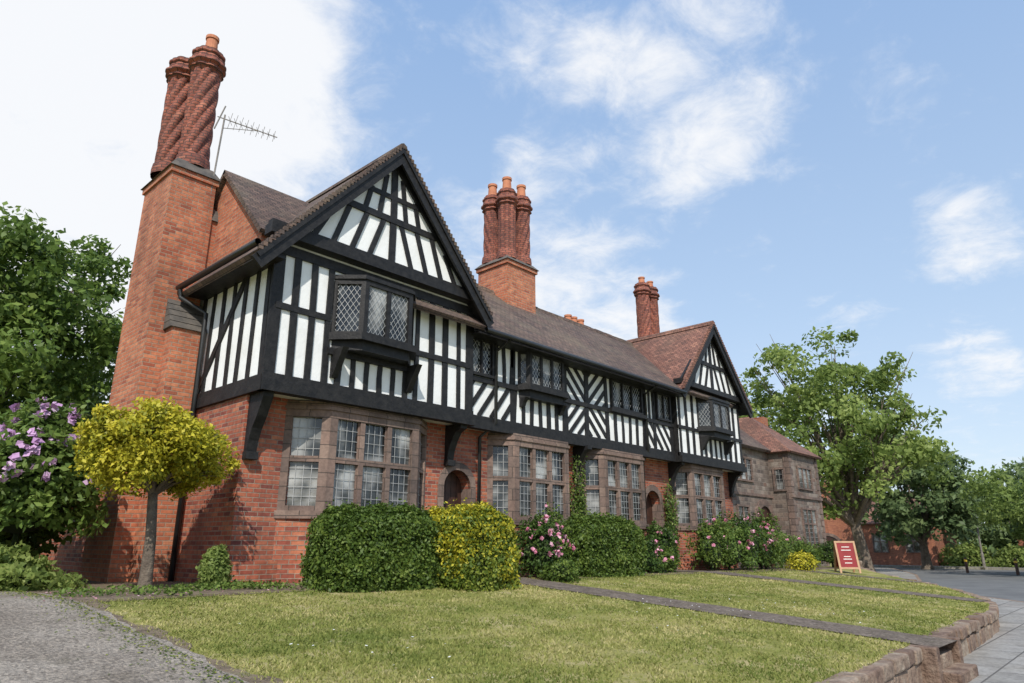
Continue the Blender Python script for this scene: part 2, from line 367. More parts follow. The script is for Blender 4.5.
while x < 48:
    L = random.uniform(.3, .62); x1 = x + L
    if not (10.12 < x + L / 2 < 11.2):
        for course in (0, 1):
            jx = 0 if course else random.uniform(-.04, .04)
            a = Vector((x + .006 + jx, yb(x + jx), 0)); b_ = Vector((x1 - .008 + jx, yb(x1 + jx), 0)); u = (b_ - a).normalized(); n = Vector((u.y, -u.x, 0))
            h = g(x, yb(x)) + random.uniform(.0, .04)
            z0, z1, o0, o1 = ((-1.2, h - .17, -.2, -.01), (h - .16, h, -.22, .02))[course]
            j = random.uniform(-.015, .015); lv = random.random()
            q = [a + n * (o1 + j), b_ + n * (o1 + random.uniform(-.015, .015)), b_ + n * o0, a + n * o0]
            mb.hexa([(v.x, v.y, z0) for v in q] + [(v.x, v.y, z1 + random.uniform(-.008, .008)) for v in q], lv)
    x = x1
mb.build('stone_retaining_wall', 'kerbstone', bevel=.025)
mb = MB(); mb.box(10.17, 11.15, 2.38, 2.75, -1.2, -.72, .6); mb.box(10.17, 11.15, 2.12, 2.37, -1.2, -.87, .3)
mb.box(9.98, 10.16, 2.3, 2.8, -1.2, -.58, .2); mb.box(11.16, 11.34, 2.3, 2.8, -1.2, -.58, .15)
mb.build('stone_steps', 'kerbstone', bevel=.02)

# ------------------------------------------------------------ the timber framed house
H = empty('timber_framed_house')
tim, pla, brk, rf, rfr, stn, gl, ld, pipe, dr = MB(), MB(), MB(), MB(), MB(), MB(), MB(), MB(), MB(), MB()
YW, YJ, YM = 10.87, 10.37, 10.55
front = lambda y: Fr((0, y, 0), (1, 0, 0), (0, -1, 0))
side = lambda x: Fr((x, 0, 0), (0, 1, 0), (-1, 0, 0))
doors = [(9.66, 10.44), (17.45, 18.25)]
xprev = 5.24
for a, b_ in doors + [(23.1, None)]:
    brk.box(xprev, a, YW, 16, -1.2, 3.06)
    if b_ is None: break
    brk.box(a, b_, YW + .35, 16, -1.2, 3.06)
    cx, r = (a + b_) / 2, (b_ - a) / 2; zs = 2.16 - r
    brk.box(a, b_, YW, YW + .35, 2.2, 3.06)
    K = 12
    for i in range(K):
        t0, t1 = math.pi * i / K, math.pi * (i + 1) / K
        p0, p1 = (cx - r * math.cos(t0), zs + r * .95 * math.sin(t0)), (cx - r * math.cos(t1), zs + r * .95 * math.sin(t1))
        q = [(p0[0], YW, p0[1]), (p1[0], YW, p1[1]), (p1[0], YW, 2.2), (p0[0], YW, 2.2)]
        brk.face(q); brk.face([(p0[0], YW, p0[1]), (p1[0], YW, p1[1]), (p1[0], YW + .35, p1[1]), (p0[0], YW + .35, p0[1])])
        R2 = r + .15
        o0, o1 = (cx - R2 * math.cos(t0), zs + R2 * math.sin(t0)), (cx - R2 * math.cos(t1), zs + R2 * math.sin(t1))
        stn.hexa([(p0[0], YW - .03, p0[1]), (p1[0], YW - .03, p1[1]), (o1[0], YW - .03, o1[1]), (o0[0], YW - .03, o0[1]),
                  (p0[0], YW + .05, p0[1]), (p1[0], YW + .05, p1[1]), (o1[0], YW + .05, o1[1]), (o0[0], YW + .05, o0[1])])
    stn.box(a - .15, a + .003, YW - .03, YW + .3, -.5, zs); stn.box(b_ - .003, b_ + .15, YW - .03, YW + .3, -.5, zs)
    for k in range(5):
        w = (b_ - a) / 5; dr.box(a + k * w + .005, a + (k + 1) * w - .005, YW + .27, YW + .34, -.5, 2.2)
    stn.box(a - .2, b_ + .2, YW - .35, YW + .1, -.4, .06)
    xprev = b_
brk.box(5.2, 9.45, YW - .05, YW + .02, -1.2, .35)
pla.box(5.24, 9.93, YJ, 15.9, 3.06, 5.75)
pla.box(9.93, 18.75, YM, 15.8, 3.06, 5.3)
pla.box(18.75, 23.1, YJ, 15.9, 3.06, 5.5)

# ---- wing 1 front
F = front(YJ)
F.box(tim, 5.18, 9.99, 3.02, 3.2, -.1, .10); F.box(tim, 5.2, 9.97, 3.2, 3.33, -.05, .055)
rail(F, tim, 5.2, 9.97, 5.55, .18)
stud(F, tim, 5.30, 3.3, 5.6, .2); stud(F, tim, 9.86, 3.3, 5.6, .2)
studs(F, tim, 5.66, 6.34, 3.33, 5.5, .36, .12)
rail(F, tim, 5.3, 6.36, 4.52, .11)
studs(F, tim, 8.40, 9.54, 3.33, 5.5, .38, .12)
rail(F, tim, 8.3, 9.86, 4.3, .11)
studs(F, tim, 6.62, 8.14, 3.33, 3.9, .3, .1)
F.box(tim, 6.36, 8.36, 3.86, 3.98, -.02, .08)
def oriel(x0, x1, f0, f1, yw, proj, zs, zt, lights, zb):
    plan = [(x0, yw + .02), (f0, yw - proj), (f1, yw - proj), (x1, yw + .02)]
    bay(plan, zs - .3, zs, zt, zt + .14, lights, [], None, tim, gl, ld, jamb=.08, mull=.06, sill_over=.08, glass_in=.05, lat=(.1, .13), diamond=True)
    tim.prism([(x0 + .03, yw + .02, zs - .3), (f0 + .03, yw - proj + .03, zs - .3), (f1 - .03, yw - proj + .03, zs - .3), (x1 - .03, yw + .02, zs - .3)], (0, 0, .19))
    for x in (x0 + .12, x1 - .12, ):
        tim.prism([(x - .06, yw, zb), (x - .06, yw - .08, zb), (x - .06, yw - proj * .55, zb + (zs - .3 - zb) * .5), (x - .06, yw - proj * .9, zs - .3), (x - .06, yw, zs - .3)], (.12, 0, 0))
oriel(6.4, 8.32, 6.82, 7.92, YJ, .42, 4.26, 5.26, [1, 2, 1], 3.45)
def gable(cx, hw, zap, zeave, ybarge, ygab, zb, yback, x_left=None, x_right=None, rmb=rf):
    sl = (zap - zeave) / hw
    xl = x_left if x_left is not None else cx - hw; xr = x_right if x_right is not None else cx + hw
    zf = lambda x: zap - sl * abs(x - cx)
    rmb.slab([(xl, ybarge, zf(xl)), (cx, ybarge, zap), (cx, yback, zap), (xl, yback, zf(xl))], .1)
    rmb.slab([(xr, ybarge, zf(xr)), (cx, ybarge, zap), (cx, yback, zap), (xr, yback, zf(xr))], .1)
    y = ybarge
    while y < yback - .3:
        rmb.prism([(cx - .13, y, zap - .1), (cx - .07, y, zap + .03), (cx, y, zap + .07), (cx + .07, y, zap + .03), (cx + .13, y, zap - .1)], (0, .3, 0)); y += .31
    for sx, xe in ((-1, xl), (1, xr)):
        L = math.hypot(xe - cx, zf(xe) - zap); k = int(L / .1)
        for i in range(k):
            t0 = i / k; x = cx + (xe - cx) * t0; z = zf(x)
            rmb.box(min(x, x + sx * .07), max(x, x + sx * .07), ybarge - .02, ybarge + .05, z - .07, z + .012)
    base = zb; hb = (zap - .12 - base) / sl
    pla.prism([(cx - hb, ygab, base), (cx + hb, ygab, base), (cx, ygab, zap - .12)], (0, yback - ygab - .1, 0))
    G = front(ygab); B = front(ybarge)
    for sx in (-1, 1):
        xe = xl if sx < 0 else xr
        B.beam(tim, cx, zap - .22, xe, zf(xe) - .22, .24, -.075, -.02 + eps())
        B.beam(tim, cx, zap - .10, xe, zf(xe) - .10, .08, -.02, .012 + eps())
        G.beam(tim, cx, zap - .28, cx + sx * hb, base + .05, .2, -.02, .05 + eps())
    for xe in (xl, xr):
        tim.slab([(xe, ybarge + .08, zf(xe) - .14), (cx, ybarge + .08, zap - .14), (cx, ygab + .3, zap - .14), (xe, ygab + .3, zf(xe) - .14)], .03)
    return G, sl, hb, zf
G, sl, hb, zf = gable(7.53, 2.63, 8.46, 5.44, 9.97, 10.22, 5.72, 15.6, x_left=4.72)
G.box(tim, 4.98, 10.06, 5.70, 5.88, -.15, .10); G.box(tim, 5.0, 10.04, 5.88, 5.96, -.1, .06)
def gfill(G, cx, zap, sl, zb, ztier, step=.40, w=.105):
    zin = lambda x: zap - .3 - sl * abs(x - cx)
    hw = (zap - .3 - ztier) / sl
    rail(G, tim, cx - hw, cx + hw, ztier, .13)
    stud(G, tim, cx, zb, zap - .3, .15)
    for sx in (-1, 1):
        for i in range(1, 8):
            b0 = cx + sx * (.12 + step * i); tx = b0 - sx * .32
            zt = min(ztier, zin(tx))
            if zin(b0) < zb + .12: break
            if zt > zb + .05: G.beam(tim, b0, zb - .03, tx, zt, w, -.03, .03 + eps())
        for i in range(1, 5):
            x = cx + sx * .34 * i
            if zin(x) > ztier + .15:
                G.beam(tim, x, ztier, x - sx * .14, min(zin(x) + .05, zap - .4), w, -.03, .028 + eps())
gfill(G, 7.53, 8.46, sl, 5.96, 6.85)
G.beam(tim, 6.55, 7.35, 8.51, 7.35, .1, -.03, .036)
Sd = side(5.24)
Sd.box(tim, YJ - .05, 13.15, 3.02, 3.2, -.1, .07); Sd.box(tim, YJ, 13.1, 3.2, 3.30, -.05, .05)
rail(Sd, tim, YJ, 13.15, 5.42, .16)
studs(Sd, tim, YJ + .12, 13.05, 3.3, 5.4, .40, .12)
Sd.beam(tim, 12.9, 3.3, 11.3, 5.35, .13, -.03, .04)
tim.box(4.8, 5.24, 10.05, 13.1, 5.24, 5.28)

# ---- main range front
F = front(YM)
F.box(tim, 9.95, 18.8, 3.02, 3.2, -.1, .09); F.box(tim, 9.95, 18.8, 3.2, 3.31, -.05, .05)
rail(F, tim, 9.95, 18.8, 5.1, .14)
rail(F, tim, 9.95, 18.8, 4.12, .11, .052)
for u in (9.98, 11.45, 13.4, 14.3, 15.2, 17.1, 17.65, 18.62): stud(F, tim, u, 3.3, 5.05, .16)
diags(F, tim, 10.0, 11.4, 3.31, 4.1, 1.3, .38, .11)
studs(F, tim, 10.87, 11.4, 4.15, 5.05, .3, .1)
studs(F, tim, 11.5, 13.35, 3.31, 4.1, .33, .115)
diags(F, tim, 13.45, 14.28, 4.15, 5.05, -1, .36, .105); diags(F, tim, 14.32, 15.15, 4.15, 5.05, 1, .36, .105)
diags(F, tim, 13.45, 14.28, 3.31, 4.1, 1, .36, .105); diags(F, tim, 14.32, 15.15, 3.31, 4.1, -1, .36, .105)
studs(F, tim, 15.25, 17.05, 3.31, 4.1, .33, .115)
diags(F, tim, 17.15, 18.6, 3.31, 4.1, -1.2, .36, .11); studs(F, tim, 17.2, 17.6, 4.15, 5.05, .2, .08)
window(F, 9.99, 10.75, 4.2, 5.06, 2, [], tim, gl, ld, .09, .02, .06, .05, diamond=True)
window(F, 15.4, 16.95, 4.2, 5.04, 3, [], tim, gl, ld, .09, .02, .06, .05, diamond=True)
F.box(tim, 15.3, 17.05, 4.1, 4.2, 0, .14)
window(F, 17.75, 18.55, 4.2, 5.04, 2, [], tim, gl, ld, .09, .02, .06, .05, diamond=True)
oriel(11.62, 13.28, 11.8, 13.1, YM, .24, 4.22, 5.02, [1, 3, 1], 3.7)
rf.slab([(7.6, 10.02, 5.17), (22, 10.02, 5.17), (22, 13.2, 7.72), (7.6, 13.2, 7.72)], .1)
rf.slab([(7.6, 16.4, 5.17), (22, 16.4, 5.17), (22, 13.2, 7.72), (7.6, 13.2, 7.72)], .1)
x = 8
while x < 22:
    dz = random.uniform(-.012, .012)
    rf.prism([(x, 13.07, 7.62), (x, 13.13, 7.76 + dz), (x, 13.2, 7.8 + dz), (x, 13.27, 7.76 + dz), (x, 13.33, 7.62)], (.3, 0, 0)); x += .31
tim.box(9.9, 18.9, 10.1, 10.6, 5.02, 5.06)
# ---- wing 2
F = front(YJ)
G2, sl2, hb2, zf2 = gable(20.95, 2.42, 7.9, 5.2, 9.97, 10.22, 5.45, 15.6, rmb=rfr)
G2.box(tim, 18.65, 23.25, 5.42, 5.58, -.15, .1)
gfill(G2, 20.95, 7.9, sl2, 5.58, 6.4)
F.box(tim, 18.7, 23.16, 3.02, 3.2, -.1, .10); F.box(tim, 18.72, 23.14, 3.2, 3.31, -.05, .055)
rail(F, tim, 18.72, 23.14, 5.3, .16); rail(F, tim, 18.72, 23.14, 4.1, .1)
studs(F, tim, 18.85, 23.0, 3.3, 5.3, .40, .12, skip=((20.0, 21.9),))
studs(F, tim, 20.1, 21.8, 3.3, 4.05, .32, .11)
oriel(20.0, 21.9, 20.35, 21.55, YJ, .4, 4.22, 5.08, [1, 2, 1], 3.5)
S2 = side(18.75); S2.box(tim, YJ, YM, 3.05, 5.3, 0, .03)
for x in (5.28, 9.68, 14.1, 18.85, 22.9):
    yj = YJ + .02
    z0_ = 2.05 if x < 6 else 2.3
    pts = [(x, YW + .02, z0_), (x, YW - .08, z0_), (x, YW - .12, z0_ + .2), (x, YW - .2, z0_ + .4), (x, YW - .32, z0_ + .58), (x, yj, 2.95), (x, yj, 3.04), (x, YW + .02, 3.04)]
    tim.prism(pts, (.18, 0, 0)); tim.box(x - .015, x + .195, YW - .14, YW, z0_ - .1, z0_ + .02)
bw = MB()
for x0, f0, f1, x1 in ((5.95, 6.6, 8.6, 9.2), (10.95, 11.4, 13.35, 13.85), (14.4, 14.85, 16.75, 17.2), (19.0, 19.5, 21.6, 22.1)):
    bay([(x0, YW + .02), (f0, YJ + .06), (f1, YJ + .06), (x1, YW + .02)], -1.2, 1.16, 2.84, 3.04, [1, 3, 1], [.52], bw, stn, gl, ld, jamb=.15, mull=.1)
bw.build('bay_walls', 'brick', H)
pipe.tube([(4.7, 9.98, 5.36), (4.7, 13.1, 5.36)], .06); pipe.tube([(9.98, 9.97, 5.08), (18.6, 9.97, 5.08)], .06)
pipe.tube([(4.7, 13.0, 5.3), (4.72, 13.0, 5.15), (5.12, 12.7, 4.85), (5.13, 12.7, 0)], .045)
pipe.tube([(10.82, 10.0, 5.05), (10.8, 10.45, 4.85), (10.8, 10.46, 3.2), (10.65, 10.8, 2.9), (10.64, 10.81, 0)], .04)
pipe.tube([(17.05, 10.0, 5.05), (17.1, 10.47, 4.85), (17.1, 10.46, 3.2), (17.32, 10.8, 2.9), (17.32, 10.81, 0)], .04)
cg = MB(); cg.prism([(5.3, 11.15, 5.4), (5.3, 14.9, 5.4), (5.3, 14.9, 6.0), (5.3, 12.95, 8.0), (5.3, 11.15, 6.2)], (1.6, 0, 0)); cg.build('brick_gable', 'brick_ch', H)
rf.slab([(5.2, 11.0, 6.12), (5.2, 12.95, 8.1), (7.3, 12.95, 8.1), (7.3, 11.0, 6.12)], .09)
rf.slab([(5.2, 14.9, 6.12), (5.2, 12.95, 8.1), (7.3, 12.95, 8.1), (7.3, 14.9, 6.12)], .09)
brk.box(4.42, 9, 14.5, 18.5, -.6, 2.5); rf.slab([(4.25, 14.4, 2.45), (4.25, 18.6, 2.45), (7, 18.6, 4.0), (7, 14.4, 4.0)], .09)
R = side(4.42); window(R, 15.0, 15.9, 1.0, 2.2, 2, [.6], tim, gl, ld, .05, .01)

# ---- chimneys
def shaft(mb, cx, cy, z0, z1, R, lobes, twist, amp, seg=64):
    dz = .04; n = int((z1 - z0) / dz); rings = []
    for i in range(n + 1):
        z = z0 + (z1 - z0) * i / n; f = (z - z0); t = z1 - z; k = 1; am = amp; lb = lobes; tw = twist
        if f < .26: k = 1.2 - .5 * max(0, f - .12); am = .02; lb = 8; tw = 0
        if t < .55:
            am = .045; lb = 8; tw = 0; s_ = [1.02, 1.24, 1.12, 1.36, 1.36, 1.22, 1.14, 1.06, 1.2, 1.2, 1.02]
            k = s_[min(10, int((.55 - t) / .05))]
        rings.append([(z, a, R * k * (1 + am * (abs(math.cos(lb * .5 * a - tw * .5 * z)) * 2 - 1.2))) for a in np.linspace(0, 2 * math.pi, seg + 1)])
    for A, B in zip(rings, rings[1:]):
        for k in range(seg):
            q = [A[k], A[k + 1], B[k + 1], B[k]]
            mb.face([(cx + r * math.cos(a), cy + r * math.sin(a), z) for z, a, r in q], uv=[(a * R, z) for z, a, r in q])
    top = rings[-1]; mb.face([(cx + r * math.cos(a), cy + r * math.sin(a), z) for z, a, r in top[:-1]])
def pot(mb, cx, cy, z, h=.4, r=.13):
    mb.tube([(cx, cy, z), (cx, cy, z + h * .85), (cx, cy, z + h * .85), (cx, cy, z + h)], [r * 1.1, r * .9, r * 1.08, r * 1.08], 16)
sh, st, pt_, cp = MB(), MB(), MB(), MB()
st.box(4.28, 5.16, 13.15, 14.6, -1, 7.75); st.box(4.24, 5.2, 13.11, 14.64, 7.75, 7.87)
cp.hexa([(4.2, 13.07, 7.87), (5.24, 13.07, 7.87), (5.24, 14.68, 7.87), (4.2, 14.68, 7.87), (4.36, 13.22, 8.12), (5.08, 13.22, 8.12), (5.08, 14.55, 8.12), (4.36, 14.55, 8.12)])
st.box(4.6, 5.22, 12.82, 13.16, -1, 4.5)
for i in range(5):
    z = 4.5 + i * .13; y = 12.78 + i * .075
    cp.hexa([(4.55, y, z), (5.23, y, z), (5.23, 13.16, z), (4.55, 13.16, z), (4.55, y + .08, z + .12), (5.23, y + .08, z + .12), (5.23, 13.16, z + .12), (4.55, 13.16, z + .12)])
st.box(5.1, 5.75, 13.2, 14.2, 5.5, 7.0); cp.hexa([(5.1, 13.15, 7.0), (5.8, 13.15, 7.0), (5.8, 14.25, 7.0), (5.1, 14.25, 7.0), (5.1, 13.25, 7.3), (5.2, 13.25, 7.3), (5.2, 14.2, 7.3), (5.1, 14.2, 7.3)])
shaft(sh, 4.76, 13.5, 8.1, 11.0, .285, 8, 13, .085); shaft(sh, 4.56, 14.22, 8.1, 11.0, .285, 8, 13, .085)
pot(pt_, 4.78, 13.5, 10.95, .5)
st.box(13.45, 14.7, 12.6, 13.8, 6.5, 8.5); st.box(13.4, 14.75, 12.55, 13.85, 8.5, 8.62)
cp.hexa([(13.36, 12.51, 8.62), (14.79, 12.51, 8.62), (14.79, 13.89, 8.62), (13.36, 13.89, 8.62), (13.5, 12.65, 8.78), (14.65, 12.65, 8.78), (14.65, 13.75, 8.78), (13.5, 13.75, 8.78)])
for (a, b_, l, t, am) in ((13.75, 12.9, 8, 0, .08), (14.41, 12.9, 8, 12, .08), (13.75, 13.52, 8, -12, .08), (14.41, 13.52, 8, 0, .08)):
    shaft(sh, a, b_, 8.76, 11.05, .255, l, t, am, 48); pot(pt_, a, b_, 11.0, .5, .14)
st.box(22.6, 24.0, 13.4, 14.5, 5, 8.1)
for a, t in ((22.95, 14), (23.6, -14)):
    shaft(sh, a, 13.9, 8.1, 10.9, .27, 8, t, .08, 48); pot(pt_, a, 13.9, 10.85, .35)
st.box(22.3, 23.8, 17, 18, 5, 9.8)
for a in (22.6, 23.0, 23.5): pot(pt_, a, 17.5, 9.8, .5, .16)
st.build('chimney_stacks', 'brick_ch', H); sh.build('spiral_chimney_shafts', 'brick_sh', H); pt_.build('chimney_pots', 'pot', H); cp.build('chimney_weatherings', 'cap', H)
ae = MB(); ae.tube([(5.05, 13.2, 6.6), (5.12, 13.1, 9.45)], .018, 6)
a = Vector((5.12, 13.1, 9.35)); d = Vector((.85, -.62, -.3)).normalized(); c = d.cross(Vector((0, 0, 1))).normalized(); upv = c.cross(d)
ae.tube([a - d * .15, a + d * 1.15], .013, 6)
for i in range(9):
    p0 = a + d * (.12 + i * .12); L = .17 - .008 * i
    ae.tube([p0 - upv * L - c * .05, p0 + upv * L + c * .05], .005, 5)
    ae.tube([p0 - c * L, p0 + c * L], .005, 5)
ae.tube([a - upv * .3 - d * .1, a + upv * .3 - d * .1], .015, 6); ae.tube([a + d * .05 - upv * .22, a + d * .75], .008, 5)
ae.build('tv_aerial', 'steel', H)
tim.build('timber_frame', 'timber', H); pla.build('plaster_infill', 'plaster', H); brk.build('brick_walls', 'brick', H)
rf.build('tiled_roof', 'tile', H); rfr.build('tiled_roof_wing', 'tile_red', H); stn.build('stone_dressings', 'stoneblk', H)
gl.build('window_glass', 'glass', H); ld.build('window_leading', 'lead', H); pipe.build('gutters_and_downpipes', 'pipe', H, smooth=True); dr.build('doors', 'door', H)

# ------------------------------------------------------------ stone house beyond
T = empty('stone_house')
w, r_, s_, gg, ll, cc = MB(), MB(), MB(), MB(), MB(), MB()
w.box(23.12, 27, 11.0, 16, -1.2, 4.15); r_.slab([(23, 10.75, 4.15), (28.5, 10.75, 4.15), (28.5, 13.5, 6.1), (23, 13.5, 6.1)], .1); r_.slab([(23, 16.3, 4.15), (28.5, 16.3, 4.15), (28.5, 13.5, 6.1), (23, 13.5, 6.1)], .1)
w.box(26.8, 29.8, 10.2, 16, -1.2, 4.1)
r_2 = MB()
r_2.slab([(26.6, 10.0, 4.1), (30, 10.0, 4.1), (28.5, 12.2, 5.9), (28.3, 12.2, 5.9)], .08)
r_2.slab([(26.6, 10.0, 4.1), (28.3, 12.2, 5.9), (28.3, 16, 5.9), (26.6, 16, 4.1)], .08); r_2.slab([(30, 10.0, 4.1), (28.5, 12.2, 5.9), (28.5, 16, 5.9), (30, 16, 4.1)], .08)
r_2.build('hipped_roof', 'tile_red', T)
F = front(11.0)
window(F, 23.6, 25.2, 2.85, 3.75, 3, [], s_, gg, ll, .06, .015); window(F, 23.6, 24.6, .9, 2.0, 2, [], s_, gg, ll, .06, .015)
def archdoor(F, cx, rr, zs, zbot, ms, md, n=10):
    for i in range(n):
        t0, t1 = math.pi * i / n, math.pi * (i + 1) / n
        q = [(cx - rr * math.cos(t), zs + rr * math.sin(t)) for t in (t0, t1)] + [(cx - (rr + .25) * math.cos(t), zs + (rr + .25) * math.sin(t)) for t in (t1, t0)]
        ms.hexa([F.pt(a_, b2, -.05) for a_, b2 in q] + [F.pt(a_, b2, .08) for a_, b2 in q])
    for s2 in (-1, 1): F.box(ms, cx + s2 * (rr + .125) - .125, cx + s2 * (rr + .125) + .125, zbot, zs, -.05, .078)
    md.face([F.pt(cx - rr, zbot, .012), F.pt(cx + rr, zbot, .012)] + [F.pt(cx + rr * math.cos(t), zs + rr * math.sin(t), .012) for t in np.linspace(0, math.pi, 12)])
dd = MB(); archdoor(F, 25.9, .62, 1.4, -.5, s_, dd)
F = front(10.2); window(F, 27.5, 29.0, 2.7, 3.6, 3, [], s_, gg, ll, .06, .015); window(F, 27.5, 29.0, .5, 2.0, 3, [.6], s_, gg, ll, .06, .015)
window(side(26.8), 10.35, 10.85, 2.6, 3.5, 1, [], s_, gg, ll, .06, .015)
for k in range(22):
    z = -1 + k * .235; o = .16 if k % 2 else .28
    s_.box(29.8 - o, 29.83, 10.17, 10.45, z, z + .225); s_.box(26.77, 26.8 + o, 10.17, 10.4, z, z + .225)
s_.box(23.1, 29.85, 10.95, 11.03, 2.35, 2.45); s_.box(26.75, 29.85, 10.13, 10.21, 2.35, 2.45)
cc.box(27.6, 28.2, 13.2, 13.8, 4.5, 6.6); cc.box(27.55, 28.25, 13.15, 13.85, 6.6, 6.72); cc.box(29.2, 29.7, 12, 12.6, 4.5, 6.0)
w.build('rubble_walls', 'rubble', T); r_.build('tiled_roof', 'tile', T); s_.build('stone_dressings', 'stoneblk', T); gg.build('window_glass', 'glass', T); ll.build('window_leading', 'lead', T); cc.build('chimney', 'brick_ch', T); dd.build('arched_door', 'door', T)
pot_ = MB(); pot(pot_, 27.9, 13.5, 6.7, .4); pot_.build('chimney_pot', 'pot', T)
def cottage(name, x, y0, y1, h, hr, gab, wins, arch=None, mat='farbrick'):
    Bk = empty(name); w, r_, dd, s_, gg, ll = MB(), MB(), MB(), MB(), MB(), MB()
    w.box(x, x + 8, y0, y1, -1.3, h); r_.slab([(x - .3, y0 - .3, h), (x - .3, y1 + .3, h), (x + 4, y1 + .3, hr), (x + 4, y0 - .3, hr)], .12); r_.slab([(x + 8.3, y0 - .3, h), (x + 8.3, y1 + .3, h), (x + 4, y1 + .3, hr), (x + 4, y0 - .3, hr)], .12)
    w.prism([(x, y0, h), (x + 8, y0, h), (x + 4, y0, hr - .1)], (0, .3, 0))
    yc = gab; w.prism([(x - .5, yc - 2.1, -1.3), (x - .5, yc + 2.1, -1.3), (x - .5, yc + 2.1, h + .1), (x - .5, yc, h + 2), (x - .5, yc - 2.1, h + .1)], (2, 0, 0))
    for s2 in (-1, 1): r_.slab([(x - .7, yc + s2 * 2.35, h - .05), (x - .7, yc, h + 2.15), (x + 3, yc, h + 2.15), (x + 3, yc + s2 * 2.35, h - .05)], .1)
    if arch: archdoor(side(x - .5), yc, 1.1, .3, -1.2, s_, dd)
    else: window(side(x - .5), yc - .8, yc + .8, 0, 1.6, 3, [.6], s_, gg, ll, .06, .015)
    F = side(x)
    for y in wins: window(F, y, y + 1.2, 0, 1.5, 2, [.6], s_, gg, ll, .06, .015)
    w.box(x + 3.6, x + 4.5, (y0 + y1) / 2, (y0 + y1) / 2 + 1.2, h, hr + 1.2)
    w.build('brick_walls', mat, Bk); r_.build('tiled_roof', 'tile_red', Bk); s_.build('stone_dressings', 'stoneblk', Bk); gg.build('window_glass', 'glass', Bk)
    if arch: dd.build('arched_gate', 'door', Bk)
cottage('brick_building', 66, 14, 31, 2.4, 5.2, 22.2, (15, 17.5, 25.5, 28), True)
cottage('brick_cottage', 78, -8, 10, 2.6, 5.6, 2, (-6, -3.5, 5.5, 8))

# ------------------------------------------------------------ foliage
def unit(a): return a / np.maximum(np.linalg.norm(a, axis=1, keepdims=True), 1e-9)
def lf_noise(P, s, seed=0):
    x, y, z = P[:, 0] * s + seed, P[:, 1] * s + seed * 1.7, P[:, 2] * s + seed * .6
    return (np.sin(x * 1.3 + 2 * np.sin(y * .9)) + np.sin(y * 1.7 + 2 * np.sin(z * 1.1)) + np.sin(z * 1.5 + 2 * np.sin(x * .8))) / 3
def leaf_mesh(name, P, Nr, size, mat, parent=None, spread=1.0, lv=None, aspect=.55):
    n = len(P); nn = unit(unit(Nr) + spread * unit(rng.normal(size=(n, 3)))); a = unit(np.cross(nn, rng.normal(size=(n, 3)))); b_ = np.cross(nn, a)
    s = (size * rng.uniform(.6, 1.35, n))[:, None]
    V = np.stack([P - a * s, P - b_ * s * aspect, P + a * s, P + b_ * s * aspect], 1).reshape(-1, 3)
    me = bpy.data.meshes.new(name); me.vertices.add(4 * n); me.vertices.foreach_set('co', V.astype('f').ravel())
    me.loops.add(4 * n); me.loops.foreach_set('vertex_index', np.arange(4 * n, dtype='i'))
    me.polygons.add(n); me.polygons.foreach_set('loop_start', np.arange(0, 4 * n, 4, dtype='i'))
    me.update(calc_edges=True)
    if lv is None: lv = rng.random(n)
    at = me.attributes.new('lv', 'FLOAT', 'POINT'); at.data.foreach_set('value', np.repeat(np.clip(lv, 0, 1), 4).astype('f'))
    me.materials.append(M[mat]); ob = bpy.data.objects.new(name, me); COL.objects.link(ob)
    if parent: ob.parent = parent
    return ob
